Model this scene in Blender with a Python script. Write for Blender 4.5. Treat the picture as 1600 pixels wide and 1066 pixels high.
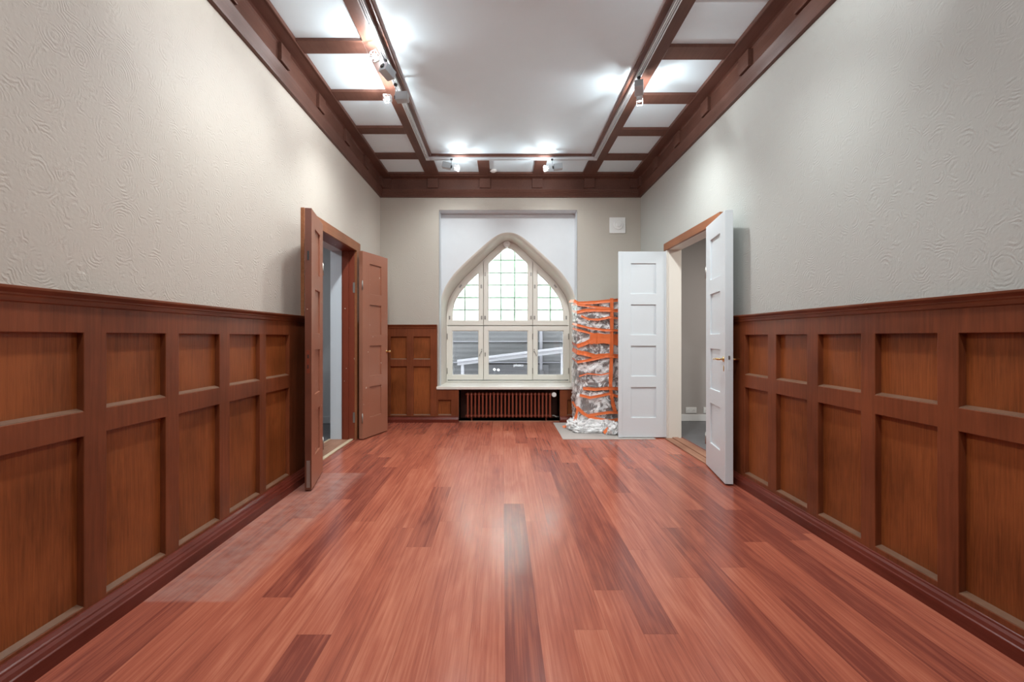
import bpy, bmesh, math, random
from mathutils import Vector, Matrix, noise as mnoise
random.seed(7)
for o in list(bpy.data.objects): bpy.data.objects.remove(o)
scn = bpy.context.scene
COL = scn.collection
PI = math.pi
# ------------------------------------------------------------------ camera
cd = bpy.data.cameras.new('camera'); cam = bpy.data.objects.new('camera', cd); COL.objects.link(cam)
cam.location = (0, 0, 1.2); cam.rotation_euler = (PI/2, 0, 0)
cd.sensor_width = 36; cd.lens = 16.2; cd.shift_x = 15/1600; cd.shift_y = -6/1600; cd.clip_start = .02
scn.camera = cam
# ------------------------------------------------------------------ world, daylight, exposure
w = bpy.data.worlds.new('world'); scn.world = w; w.use_nodes = True
w.node_tree.nodes['Background'].inputs[0].default_value = (.95, .98, 1, 1)
w.node_tree.nodes['Background'].inputs[1].default_value = 9.0
scn.view_settings.view_transform = 'Standard'; scn.view_settings.look = 'None'
scn.view_settings.gamma = 1; scn.view_settings.exposure = 0.90
try: scn.view_settings.use_curve_mapping = False
except Exception: pass
def light(name, kind, loc, energy, color=(1, 1, 1), target=None, **kw):
    l = bpy.data.lights.new(name, kind); l.energy = energy; l.color = color
    for k, v in kw.items(): setattr(l, k, v)
    o = bpy.data.objects.new(name, l); COL.objects.link(o); o.location = loc
    if target is not None:
        o.rotation_euler = (Vector(target)-Vector(loc)).to_track_quat('-Z', 'Y').to_euler()
    return o
# unseen area lights added to brighten the two side rooms
light('side_room_fill', 'AREA', (-3.0, 4.6, 2.7), 9, (.9, .95, 1), (-3.0, 4.6, 0), size=.5)
light('side_room_fill', 'AREA', (3.4, 4.6, 2.7), 26, (1, .95, .9), (3.4, 4.6, 0), size=.5)

XL, XR, YB, YF, ZC = -1.736, 1.964, 6.545, -2.3, 3.465
# ------------------------------------------------------------------ materials
def newmat(name):
    m = bpy.data.materials.new(name); m.use_nodes = True
    nt = m.node_tree; b = nt.nodes['Principled BSDF']
    return m, nt, b
def N(nt, t, **kw):
    n = nt.nodes.new(t)
    for k, v in kw.items():
        if k.startswith('i_'):
            key = k[2:].replace('_', ' ')
            n.inputs[key].default_value = v
        else: setattr(n, k, v)
    return n
def plain(name, col, rough=.5, metal=0, bump=0, bscale=60, emit=None, strength=0, var=0.0, chips=None):
    m, nt, b = newmat(name)
    b.inputs['Base Color'].default_value = (*col, 1); b.inputs['Roughness'].default_value = rough
    b.inputs['Metallic'].default_value = metal
    tc = N(nt, 'ShaderNodeTexCoord')
    nz = N(nt, 'ShaderNodeTexNoise', i_Scale=bscale, i_Detail=4.0)
    nt.links.new(tc.outputs['Object'], nz.inputs['Vector'])
    if bump:
        bp = N(nt, 'ShaderNodeBump', i_Strength=bump, i_Distance=.002)
        nt.links.new(nz.outputs['Fac'], bp.inputs['Height']); nt.links.new(bp.outputs[0], b.inputs['Normal'])
    if var:
        nz2 = N(nt, 'ShaderNodeTexNoise', i_Scale=bscale*.12, i_Detail=5.0)
        nt.links.new(tc.outputs['Object'], nz2.inputs['Vector'])
        mx = N(nt, 'ShaderNodeMix', data_type='RGBA')
        mx.inputs[6].default_value = (*[c*(1-var) for c in col], 1); mx.inputs[7].default_value = (*[min(1, c*(1+var)) for c in col], 1)
        nt.links.new(nz2.outputs['Fac'], mx.inputs[0]); nt.links.new(mx.outputs[2], b.inputs['Base Color'])
    if chips:
        c1 = N(nt, 'ShaderNodeTexNoise', i_Scale=21.0, i_Detail=2.0); nt.links.new(tc.outputs['Object'], c1.inputs['Vector'])
        mr = N(nt, 'ShaderNodeMapRange'); mr.inputs[1].default_value = .735; mr.inputs[2].default_value = .75
        nt.links.new(c1.outputs['Fac'], mr.inputs[0])
        mc = N(nt, 'ShaderNodeMix', data_type='RGBA'); mc.inputs[7].default_value = (*chips, 1)
        nt.links.new(mr.outputs[0], mc.inputs[0]); nt.links.new(mx.outputs[2], mc.inputs[6]); nt.links.new(mc.outputs[2], b.inputs['Base Color'])
    if emit:
        b.inputs['Emission Color'].default_value = (*emit, 1); b.inputs['Emission Strength'].default_value = strength
    return m
def wood(name, dark, light_, axis='z', rough=.42, fine=1.0, bump=.15):
    m, nt, b = newmat(name)
    tc = N(nt, 'ShaderNodeTexCoord'); mp = N(nt, 'ShaderNodeMapping')
    s = {'x': (2, 42, 42), 'y': (42, 2, 42), 'z': (42, 42, 2)}[axis]
    mp.inputs['Scale'].default_value = [v*fine for v in s]
    nt.links.new(tc.outputs['Object'], mp.inputs['Vector'])
    n1 = N(nt, 'ShaderNodeTexNoise', i_Scale=2.2, i_Detail=7.0, i_Roughness=.65, i_Distortion=.4)
    nt.links.new(mp.outputs[0], n1.inputs['Vector'])
    n2 = N(nt, 'ShaderNodeTexNoise', i_Scale=2.3, i_Detail=3.0)
    nt.links.new(tc.outputs['Object'], n2.inputs['Vector'])
    ad = N(nt, 'ShaderNodeMath', operation='MULTIPLY_ADD'); ad.inputs[1].default_value = .65; 
    nt.links.new(n2.outputs['Fac'], ad.inputs[0]); 
    ml = N(nt, 'ShaderNodeMath', operation='MULTIPLY'); ml.inputs[1].default_value = .55
    nt.links.new(n1.outputs['Fac'], ml.inputs[0]); nt.links.new(ml.outputs[0], ad.inputs[2])
    cr = N(nt, 'ShaderNodeValToRGB')
    cr.color_ramp.elements[0].position = .42; cr.color_ramp.elements[0].color = (*dark, 1)
    cr.color_ramp.elements[1].position = .76; cr.color_ramp.elements[1].color = (*light_, 1)
    nt.links.new(ad.outputs[0], cr.inputs[0]); nt.links.new(cr.outputs[0], b.inputs['Base Color'])
    b.inputs['Roughness'].default_value = rough; b.inputs['Specular IOR Level'].default_value = .28
    bp = N(nt, 'ShaderNodeBump', i_Strength=bump, i_Distance=.001)
    nt.links.new(n1.outputs['Fac'], bp.inputs['Height']); nt.links.new(bp.outputs[0], b.inputs['Normal'])
    return m
def plaster(name, col, strength):
    # wallpaper embossed with swirls: rings round scattered centres, in patches
    m, nt, b = newmat(name)
    b.inputs['Roughness'].default_value = .62
    tc = N(nt, 'ShaderNodeTexCoord')
    nz = N(nt, 'ShaderNodeTexNoise', i_Scale=4.0, i_Detail=2.0)
    nt.links.new(tc.outputs['Object'], nz.inputs['Vector'])
    mixv = N(nt, 'ShaderNodeMix', data_type='VECTOR'); mixv.inputs[0].default_value = .06
    nt.links.new(tc.outputs['Object'], mixv.inputs[4]); nt.links.new(nz.outputs['Color'], mixv.inputs[5])
    vo = N(nt, 'ShaderNodeTexVoronoi', i_Scale=6.8)
    nt.links.new(mixv.outputs[1], vo.inputs['Vector'])
    n3 = N(nt, 'ShaderNodeTexNoise', i_Scale=22.0, i_Detail=4.0, i_Roughness=.6)
    nt.links.new(tc.outputs['Object'], n3.inputs['Vector'])
    a1 = N(nt, 'ShaderNodeMath', operation='MULTIPLY'); a1.inputs[1].default_value = 66
    nt.links.new(vo.outputs['Distance'], a1.inputs[0])
    a2 = N(nt, 'ShaderNodeMath', operation='MULTIPLY_ADD'); a2.inputs[1].default_value = 17
    nt.links.new(n3.outputs['Fac'], a2.inputs[0]); nt.links.new(a1.outputs[0], a2.inputs[2])
    sn = N(nt, 'ShaderNodeMath', operation='SINE'); nt.links.new(a2.outputs[0], sn.inputs[0])
    # mask: patches + arc gaps
    mk = N(nt, 'ShaderNodeTexNoise', i_Scale=21.0, i_Detail=4.0)
    nt.links.new(tc.outputs['Object'], mk.inputs['Vector'])
    mr = N(nt, 'ShaderNodeMapRange'); mr.inputs[1].default_value = .47; mr.inputs[2].default_value = .66
    nt.links.new(mk.outputs['Fac'], mr.inputs[0])
    m1 = N(nt, 'ShaderNodeMath', operation='MULTIPLY'); nt.links.new(sn.outputs[0], m1.inputs[0]); nt.links.new(mr.outputs[0], m1.inputs[1])
    n4 = N(nt, 'ShaderNodeTexNoise', i_Scale=60.0, i_Detail=3.0)
    nt.links.new(tc.outputs['Object'], n4.inputs['Vector'])
    m2 = N(nt, 'ShaderNodeMath', operation='MULTIPLY_ADD'); m2.inputs[1].default_value = .9
    nt.links.new(n4.outputs['Fac'], m2.inputs[0]); nt.links.new(m1.outputs[0], m2.inputs[2])
    bp = N(nt, 'ShaderNodeBump', i_Strength=strength, i_Distance=.004)
    nt.links.new(m2.outputs[0], bp.inputs['Height']); nt.links.new(bp.outputs[0], b.inputs['Normal'])
    b.inputs['Base Color'].default_value = (*col, 1)
    return m
M = {}
M['wall'] = plaster('embossed_wallpaper', (.575, .525, .46), .26)
M['wall_grey'] = plaster('embossed_wallpaper_grey', (.49, .50, .47), .26)
M['wall_fine'] = plaster('wallpaper_fine', (.48, .44, .38), .2)
M['ceil'] = plain('ceiling_white', (.73, .87, .94), .7, var=.02)
M['white'] = plain('white_paint', (.80, .80, .79), .38, bump=.05, bscale=25, var=.02)
M['doorwhite'] = plain('door_white_paint', (.66, .71, .735), .32, bump=.05, bscale=25, var=.015)
M['cream'] = plain('cream_paint', (.73, .70, .63), .35, bump=.04, var=.02)
M['niche'] = plain('white_plaster', (.66, .69, .71), .6, bump=.1, bscale=80, var=.03)
M['pw'] = wood('panel_veneer', (.12, .030, .007), (.32, .090, .025), 'z', .38, 1.3)
M['fw'] = wood('panel_frame_wood', (.11, .028, .010), (.24, .065, .025), 'z', .36, .6)
M['fwh'] = wood('panel_rail_wood', (.11, .028, .010), (.24, .065, .025), 'y', .36, .6)
M['ledge'] = plain('worn_ledge_wood', (.18, .092, .055), .4, bscale=50, var=.45)
M['basew'] = wood('skirting_wood', (.10, .018, .010), (.16, .032, .020), 'y', .25, .4)
M['cw'] = wood('cornice_wood', (.095, .040, .028), (.155, .070, .050), 'y', .42, .6)
M['doorbrown'] = plain('brown_door_paint', (.33, .135, .083), .28, bump=.12, bscale=22, var=.12, chips=(.62, .55, .47))
M['casing'] = wood('door_casing_wood', (.20, .072, .028), (.34, .13, .058), 'y', .35, .5)
M['lining'] = plain('dark_red_brown_paint', (.20, .040, .018), .35, bump=.1, bscale=25, var=.15, chips=(.6, .52, .42))
M['dooredge'] = plain('worn_door_edge', (.13, .038, .020), .4, bump=.2, bscale=35, var=.4, chips=(.5, .40, .30))
M['rad'] = plain('radiator_enamel', (.23, .055, .03), .3, var=.06)
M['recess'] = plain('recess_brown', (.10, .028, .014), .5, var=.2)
M['alu'] = plain('aluminium', (.75, .76, .78), .3, .6)
M['grey'] = plain('grey_lacquer', (.42, .45, .47), .4, .2)
M['black'] = plain('black_plastic', (.02, .02, .02), .4)
M['steel'] = plain('worn_steel', (.35, .33, .30), .4, .8, var=.3)
M['brass'] = plain('brass', (.80, .58, .28), .22, 1)
M['wplastic'] = plain('white_plastic', (.82, .82, .80), .35)
M['sidewall'] = plain('side_room_wall', (.50, .51, .52), .6, var=.02)
M['sidewall_r'] = plain('side_room_wall_warm', (.42, .39, .37), .6, var=.02)
M['sidefloor'] = plain('side_room_floor', (.13, .13, .135), .5, var=.25, bscale=30)
M['threshold'] = wood('threshold_wood', (.20, .085, .05), (.42, .22, .14), 'y', .5, .6)
M['strip'] = plain('pale_strip', (.62, .50, .34), .4)
M['board'] = plain('floor_protection_board', (.42, .38, .35), .75, bump=.1, bscale=90, var=.05)
M['facade'] = None
M['tape'] = plain('orange_tape', (.90, .19, .055), .38, bump=.5, bscale=40, var=.25)
M['bulb'] = plain('halogen_bulb', (1, 1, 1), .3, emit=(1, .90, .78), strength=60)
M['outwhite'] = plain('white_beam_paint', (.17, .17, .18), .5)
M['outgrey'] = plain('outdoor_grey', (.10, .10, .11), .7, var=.2)
M['outdark'] = plain('outdoor_dark', (.03, .03, .033), .5, var=.2)
M['stovebody'] = plain('stove_enamel', (.10, .075, .065), .35, var=.6, bscale=40)
# glass
def glass(name):
    m, nt, b = newmat(name); nt.nodes.remove(b)
    g = N(nt, 'ShaderNodeBsdfGlossy'); g.inputs['Roughness'].default_value = .02
    t = N(nt, 'ShaderNodeBsdfTransparent'); t.inputs[0].default_value = (.95, .96, .97, 1)
    fr = N(nt, 'ShaderNodeFresnel', i_IOR=1.5); mx = N(nt, 'ShaderNodeMixShader')
    nt.links.new(fr.outputs[0], mx.inputs[0]); nt.links.new(t.outputs[0], mx.inputs[1]); nt.links.new(g.outputs[0], mx.inputs[2])
    nt.links.new(mx.outputs[0], nt.nodes['Material Output'].inputs[0])
    return m
M['glass'] = glass('clear_glass')
def frosted():
    m, nt, b = newmat('frosted_glass'); nt.nodes.remove(b)
    t = N(nt, 'ShaderNodeBsdfTranslucent'); t.inputs[0].default_value = (.90, .97, .93, 1)
    d = N(nt, 'ShaderNodeBsdfDiffuse'); d.inputs[0].default_value = (.8, .85, .82, 1)
    mx = N(nt, 'ShaderNodeMixShader'); mx.inputs[0].default_value = .12
    nt.links.new(t.outputs[0], mx.inputs[1]); nt.links.new(d.outputs[0], mx.inputs[2])
    nt.links.new(mx.outputs[0], nt.nodes['Material Output'].inputs[0])
    return m
M['frosted'] = frosted()
def lattice_mat():
    m, nt, b = newmat('pale_green_glazing_bar')
    t = N(nt, 'ShaderNodeBsdfTranslucent'); t.inputs[0].default_value = (.42, .62, .45, 1)
    mx = N(nt, 'ShaderNodeMixShader'); mx.inputs[0].default_value = .13
    b.inputs['Base Color'].default_value = (.55, .68, .55, 1)
    nt.links.new(b.outputs[0], mx.inputs[1]); nt.links.new(t.outputs[0], mx.inputs[2])
    nt.links.new(mx.outputs[0], nt.nodes['Material Output'].inputs[0])
    return m
M['lattice'] = lattice_mat()
def plasticwrap(name, lo, hi, clear):
    m, nt, b = newmat(name)
    tc = N(nt, 'ShaderNodeTexCoord')
    n = N(nt, 'ShaderNodeTexNoise', i_Scale=6.0, i_Detail=6.0, i_Roughness=.7, i_Distortion=1.5)
    nt.links.new(tc.outputs['Object'], n.inputs['Vector'])
    cr = N(nt, 'ShaderNodeValToRGB')
    cr.color_ramp.elements[0].position = .46; cr.color_ramp.elements[0].color = (lo, lo, lo, 1)
    cr.color_ramp.elements[1].position = .54; cr.color_ramp.elements[1].color = (hi, hi, hi, 1)
    nt.links.new(n.outputs['Fac'], cr.inputs[0])
    b.inputs['Base Color'].default_value = (.93, .92, .91, 1); b.inputs['Roughness'].default_value = .14
    b.inputs['Specular IOR Level'].default_value = .9
    n2 = N(nt, 'ShaderNodeTexNoise', i_Scale=16.0, i_Detail=5.0, i_Distortion=2.5)
    nt.links.new(tc.outputs['Object'], n2.inputs['Vector'])
    bp = N(nt, 'ShaderNodeBump', i_Strength=1.0, i_Distance=.014)
    nt.links.new(n2.outputs['Fac'], bp.inputs['Height']); nt.links.new(bp.outputs[0], b.inputs['Normal'])
    tr = N(nt, 'ShaderNodeBsdfTransparent'); gl = N(nt, 'ShaderNodeBsdfGlossy'); gl.inputs['Roughness'].default_value = .12
    nt.links.new(bp.outputs[0], gl.inputs['Normal'])
    m1 = N(nt, 'ShaderNodeMixShader'); m1.inputs[0].default_value = clear
    nt.links.new(tr.outputs[0], m1.inputs[2]); nt.links.new(gl.outputs[0], m1.inputs[1])
    m2 = N(nt, 'ShaderNodeMixShader')
    nt.links.new(cr.outputs[0], m2.inputs[0]); nt.links.new(m1.outputs[0], m2.inputs[1]); nt.links.new(b.outputs[0], m2.inputs[2])
    nt.links.new(m2.outputs[0], nt.nodes['Material Output'].inputs[0])
    return m
M['wrap'] = plasticwrap('clear_plastic_wrap', .14, .95, .70)
M['wrap2'] = plasticwrap('crumpled_plastic_film', .45, .95, .6)
def floor_mat():
    m, nt, b = newmat('merbau_planks')
    tc = N(nt, 'ShaderNodeTexCoord')
    at = N(nt, 'ShaderNodeAttribute', attribute_name='tone'); sd = N(nt, 'ShaderNodeAttribute', attribute_name='seed')
    cb = N(nt, 'ShaderNodeCombineXYZ')
    sm = N(nt, 'ShaderNodeMath', operation='MULTIPLY'); sm.inputs[1].default_value = 37
    nt.links.new(sd.outputs['Fac'], sm.inputs[0]); nt.links.new(sm.outputs[0], cb.inputs[2]); nt.links.new(sm.outputs[0], cb.inputs[1])
    va = N(nt, 'ShaderNodeVectorMath', operation='ADD')
    nt.links.new(tc.outputs['Object'], va.inputs[0]); nt.links.new(cb.outputs[0], va.inputs[1])
    mp = N(nt, 'ShaderNodeMapping'); mp.inputs['Scale'].default_value = (46, 1.0, 1)
    nt.links.new(va.outputs[0], mp.inputs['Vector'])
    n1 = N(nt, 'ShaderNodeTexNoise', i_Scale=1.6, i_Detail=8.0, i_Roughness=.66, i_Distortion=.2)
    nt.links.new(mp.outputs[0], n1.inputs['Vector'])
    mp2 = N(nt, 'ShaderNodeMapping'); mp2.inputs['Scale'].default_value = (6, 1.1, 1)
    nt.links.new(va.outputs[0], mp2.inputs['Vector'])
    n2 = N(nt, 'ShaderNodeTexNoise', i_Scale=1.5, i_Detail=3.0, i_Distortion=1.2)
    nt.links.new(mp2.outputs[0], n2.inputs['Vector'])
    # tone + grain
    a = N(nt, 'ShaderNodeMath', operation='MULTIPLY_ADD'); a.inputs[1].default_value = .72
    nt.links.new(n1.outputs['Fac'], a.inputs[0]); nt.links.new(at.outputs['Fac'], a.inputs[2])
    a2 = N(nt, 'ShaderNodeMath', operation='MULTIPLY_ADD'); a2.inputs[1].default_value = .38
    nt.links.new(n2.outputs['Fac'], a2.inputs[0]); nt.links.new(a.outputs[0], a2.inputs[2])
    cr = N(nt, 'ShaderNodeValToRGB'); e = cr.color_ramp.elements
    e[0].position = .55; e[0].color = (.21, .052, .036, 1)
    e[1].position = 1.0; e[1].color = (.54, .185, .11, 1)
    k = e.new(.78); k.color = (.40, .11, .065, 1)
    sub = N(nt, 'ShaderNodeMath', operation='ADD'); sub.inputs[1].default_value = .02
    nt.links.new(a2.outputs[0], sub.inputs[0]); nt.links.new(sub.outputs[0], cr.inputs[0])
    # dusty rectangle left by a covering along the left wall
    sx = N(nt, 'ShaderNodeSeparateXYZ')
    nw = N(nt, 'ShaderNodeTexNoise', i_Scale=14.0, i_Detail=4.0); nt.links.new(tc.outputs['Object'], nw.inputs['Vector'])
    nt.links.new(tc.outputs['Object'], sx.inputs[0])
    def step(src, lo, hi):
        r = N(nt, 'ShaderNodeMapRange'); r.inputs[1].default_value = lo; r.inputs[2].default_value = hi
        nt.links.new(src, r.inputs[0]); return r.outputs[0]
    f1 = step(sx.outputs[0], -1.19, -1.28); f2 = step(sx.outputs[1], 2.08, 2.10); f3 = step(sx.outputs[1], 4.08, 4.06)
    p = None
    for f in (f1, f2, f3):
        if p is None: p = f; continue
        mm = N(nt, 'ShaderNodeMath', operation='MULTIPLY'); nt.links.new(p, mm.inputs[0]); nt.links.new(f, mm.inputs[1]); p = mm.outputs[0]
    mm = N(nt, 'ShaderNodeMath', operation='MULTIPLY'); nt.links.new(p, mm.inputs[0]); nt.links.new(nw.outputs['Fac'], mm.inputs[1])
    m5 = N(nt, 'ShaderNodeMath', operation='MULTIPLY'); m5.inputs[1].default_value = .62; nt.links.new(mm.outputs[0], m5.inputs[0])
    mx = N(nt, 'ShaderNodeMix', data_type='RGBA'); mx.inputs[7].default_value = (.46, .31, .27, 1)
    nt.links.new(m5.outputs[0], mx.inputs[0]); nt.links.new(cr.outputs[0], mx.inputs[6]); nt.links.new(mx.outputs[2], b.inputs['Base Color'])
    rr = N(nt, 'ShaderNodeMapRange'); rr.inputs[3].default_value = .17; rr.inputs[4].default_value = .28
    nt.links.new(n2.outputs['Fac'], rr.inputs[0]); nt.links.new(rr.outputs[0], b.inputs['Roughness'])
    bp = N(nt, 'ShaderNodeBump', i_Strength=.12, i_Distance=.0006)
    nt.links.new(n1.outputs['Fac'], bp.inputs['Height']); nt.links.new(bp.outputs[0], b.inputs['Normal'])
    return m
M['floor'] = floor_mat()
def facade_mat():
    m, nt, b = newmat('grey_siding')
    tc = N(nt, 'ShaderNodeTexCoord'); wv = N(nt, 'ShaderNodeTexWave', i_Scale=3.2, bands_direction='Z', i_Distortion=.3)
    nt.links.new(tc.outputs['Object'], wv.inputs['Vector'])
    cr = N(nt, 'ShaderNodeValToRGB')
    cr.color_ramp.elements[0].color = (.034, .035, .036, 1); cr.color_ramp.elements[1].color = (.052, .053, .054, 1)
    nt.links.new(wv.outputs['Fac'], cr.inputs[0]); nt.links.new(cr.outputs[0], b.inputs['Base Color'])
    b.inputs['Roughness'].default_value = .7
    return m
M['facade'] = facade_mat()
# ------------------------------------------------------------------ mesh helpers
def box(bm, x0, x1, y0, y1, z0, z1):
    v = [bm.verts.new(p) for p in ((x0,y0,z0),(x1,y0,z0),(x1,y1,z0),(x0,y1,z0),(x0,y0,z1),(x1,y0,z1),(x1,y1,z1),(x0,y1,z1))]
    for f in ((0,3,2,1),(4,5,6,7),(0,1,5,4),(1,2,6,5),(2,3,7,6),(3,0,4,7)): bm.faces.new([v[i] for i in f])
    return v
def slab(bm, us, vs, solid, d0, d1, F):
    nu, nv = len(us)-1, len(vs)-1
    S = lambda i, j: 0 <= i < nu and 0 <= j < nv and solid(i, j)
    cache = {}
    def V(i, j, k):
        key = (i, j, k)
        if key not in cache: cache[key] = bm.verts.new(F(us[i], vs[j], (d0, d1)[k]))
        return cache[key]
    for i in range(nu):
        for j in range(nv):
            if not S(i, j): continue
            for k in (0, 1): bm.faces.new([V(i, j, k), V(i+1, j, k), V(i+1, j+1, k), V(i, j+1, k)])
            if not S(i-1, j): bm.faces.new([V(i, j, 0), V(i, j+1, 0), V(i, j+1, 1), V(i, j, 1)])
            if not S(i+1, j): bm.faces.new([V(i+1, j, 0), V(i+1, j+1, 0), V(i+1, j+1, 1), V(i+1, j, 1)])
            if not S(i, j-1): bm.faces.new([V(i, j, 0), V(i+1, j, 0), V(i+1, j, 1), V(i, j, 1)])
            if not S(i, j+1): bm.faces.new([V(i, j+1, 0), V(i+1, j+1, 0), V(i+1, j+1, 1), V(i, j+1, 1)])
def tube(bm, pts, r, seg=10, cap=True):
    pts = [Vector(p) for p in pts]; rings = []
    for i, p in enumerate(pts):
        d = (pts[min(i+1, len(pts)-1)]-pts[max(i-1, 0)]).normalized()
        a = d.orthogonal().normalized() if i == 0 else (pa - d*pa.dot(d)).normalized()
        pa = a; b_ = d.cross(a)
        rr = r[i] if isinstance(r, (list, tuple)) else r
        rings.append([bm.verts.new(p+rr*(math.cos(t)*a+math.sin(t)*b_)) for t in [2*PI*k/seg for k in range(seg)]])
    for A, B in zip(rings, rings[1:]):
        for k in range(seg): bm.faces.new([A[k], A[(k+1) % seg], B[(k+1) % seg], B[k]])
    if cap: bm.faces.new(rings[0][::-1]); bm.faces.new(rings[-1])
def sphere(bm, c, r, sx=1, sy=1, sz=1, seg=16):
    ret = bmesh.ops.create_uvsphere(bm, u_segments=seg, v_segments=seg//2, radius=r)
    for v in ret['verts']: v.co = Vector((v.co.x*sx, v.co.y*sy, v.co.z*sz))+Vector(c)
def build(name, bm, mat, parent=None, bevel=0, smooth=False, seg=2, **props):
    bmesh.ops.remove_doubles(bm, verts=bm.verts[:], dist=1e-5)
    bmesh.ops.recalc_face_normals(bm, faces=bm.faces[:])
    me = bpy.data.meshes.new(name); bm.to_mesh(me); bm.free()
    if smooth:
        for p in me.polygons: p.use_smooth = True
    for mm in (mat if isinstance(mat, list) else [mat]): me.materials.append(mm)
    o = bpy.data.objects.new(name, me); COL.objects.link(o)
    if bevel:
        b = o.modifiers.new('bevel', 'BEVEL'); b.width = bevel; b.segments = seg; b.limit_method = 'ANGLE'; b.angle_limit = .6
    if parent is not None: o.parent = parent
    for k, v in props.items(): o[k] = v
    return o
def empty(name, loc=(0, 0, 0), rz=0, parent=None, **props):
    o = bpy.data.objects.new(name, None); COL.objects.link(o); o.location = loc; o.rotation_euler = (0, 0, rz)
    o.empty_display_size = .1
    if parent is not None: o.parent = parent
    for k, v in props.items(): o[k] = v
    return o
def bx(name, dims, mat, parent=None, bevel=0, **props):
    bm = bmesh.new(); box(bm, *dims); return build(name, bm, mat, parent, bevel, **props)
def copy_tree(o, parent=None):
    c = o.copy(); COL.objects.link(c)
    if parent is not None: c.parent = parent
    for ch in list(o.children): copy_tree(ch, c)
    return c
ST = dict(kind='structure')
# ------------------------------------------------------------------ floor: rows of planks running to the window
def make_floor():
    bm = bmesh.new(); x0 = .011; wd = .14
    known = {  # row: [(joint y, tone beyond it), ...] read where the photo shows joints
        0: [(1.0, .02), (3.317, .30), (5.9, .18)], -4: [(1.0, .26), (2.634, .10), (3.69, .25), (5.6, .17)],
        -8: [(.9, .22), (2.125, .05), (4.25, .22), (5.7, .1)], -9: [(1.4, .20), (3.41, .03), (4.6, .22), (6.0, .15)],
        -6: [(.6, .0), (1.858, .27), (4.2, .16)], -5: [(.6, .21), (2.9, .24), (5.0, .12)], -7: [(.7, .27), (3.0, .20), (4.8, .24)],
        3: [(.7, .24), (2.185, .06), (4.9, .2)], 4: [(.6, .20), (1.862, .05), (4.4, .22)], 2: [(.7, .30), (1.89, .20), (4.1, .14), (5.5, .26)],
        1: [(.9, .23), (3.0, .28), (5.2, .16)], 5: [(.8, .26), (2.6, .23), (4.7, .12)], 6: [(.8, .24), (2.3, .19), (3.55, .04), (5.0, .2)],
        7: [(.8, .06), (2.9, .22), (4.6, .15)], 8: [(.8, .24), (2.4, .12), (4.2, .05)], 9: [(.9, .04), (3.2, .20), (5.3, .1)],
        10: [(1.0, .20), (2.7, .06), (4.5, .18)], 11: [(1.0, .02), (3.2, .16), (5.0, .05)],
        -1: [(.8, .26), (2.9, .22), (4.7, .3)], -2: [(.8, .27), (3.3, .25), (5.1, .18)], -3: [(.8, .24), (3.0, .26), (4.9, .2)]}
    data = []
    for k in range(-15, 17):
        a, b_ = max(x0+wd*k, XL-.27), min(x0+wd*(k+1), XR+.14)
        if b_ <= a: continue
        ys = known.get(k)
        if ys is None:
            ys = []; y = random.uniform(-.3, 1.5)
            while y < 6.5: ys.append((y, random.uniform(.02, .26))); y += random.uniform(1.2, 2.4)
        ys = [(YF, random.uniform(.05, .25))]+ys
        if ys[1][0] > 1.5: pass
        for i, (y, t) in enumerate(ys):
            ye = ys[i+1][0] if i+1 < len(ys) else 6.95
            g = .0006
            vs = [bm.verts.new(p) for p in ((a+g, y+g, 0), (b_-g, y+g, 0), (b_-g, ye-g, 0), (a+g, ye-g, 0))]
            bm.faces.new(vs); data.append((t, random.random()))
    n = len(data)
    # dark subfloor just under the joints and outwards
    vs = [bm.verts.new(p) for p in ((XL-.3, YF-.2, -.001), (XR+.2, YF-.2, -.001), (XR+.2, 6.97, -.001), (XL-.3, 6.97, -.001))]
    bm.faces.new(vs); data.append((-.3, 0))
    vb = [bm.verts.new((v.co.x, v.co.y, -.1)) for v in vs]
    bm.faces.new(vb); data.append((-.3, 0))
    for i in range(4): bm.faces.new([vs[i], vs[(i+1) % 4], vb[(i+1) % 4], vb[i]]); data.append((-.3, 0))
    me = bpy.data.meshes.new('floor'); bm.to_mesh(me); bm.free()
    for nm, idx in (('tone', 0), ('seed', 1)):
        at = me.attributes.new(nm, 'FLOAT', 'FACE')
        for i, d in enumerate(data): at.data[i].value = d[idx]
    me.materials.append(M['floor'])
    o = bpy.data.objects.new('floor', me); COL.objects.link(o)
    o['kind'] = 'structure'; o['label'] = 'glossy reddish brown wooden plank floor running towards the window'
make_floor()
# ------------------------------------------------------------------ walls
DL0, DL1, DLT = 4.07, 5.42, 2.235     # left doorway hole (y0, y1, top)
DR0, DR1, DRT = 4.22, 5.46, 2.26      # right doorway hole
bm = bmesh.new()
slab(bm, [YF-.3, DL0, DL1, 6.745], [-.1, DLT, 3.6], lambda i, j: not (i == 1 and j == 0), -2.01, XL, lambda u, v, d: (d, u, v))
build('wall_left', bm, M['wall'], **ST, label='left wall in beige embossed wallpaper above dark wooden panelling')
bm = bmesh.new()
slab(bm, [YF-.3, DR0, DR1, 6.745], [-.1, DRT, 3.6], lambda i, j: not (i == 1 and j == 0), XR, 2.10, lambda u, v, d: (d, u, v))
build('wall_right', bm, M['wall_grey'], **ST, label='right wall in pale grey embossed wallpaper above wooden panelling')
NX0, NX1 = -.90, 1.064
bm = bmesh.new()
slab(bm, [-2.01, NX0, -.617, .811, NX1, 2.10], [-.1, 0, .462, 2.988+.02, 3.6],
     lambda i, j: not ((j == 2 and 1 <= i <= 3) or (j == 1 and i == 2)), YB, 6.745, lambda u, v, d: (u, d, v))
build('wall_back', bm, M['wall_fine'], **ST, label='end wall in beige paper around the arched window niche')
bm = bmesh.new()
box(bm, -2.01, 2.10, YF-.2, YF, -.1, 3.6)
build('wall_front', bm, M['wall_fine'], **ST, label='plain wall behind the viewer')
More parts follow.
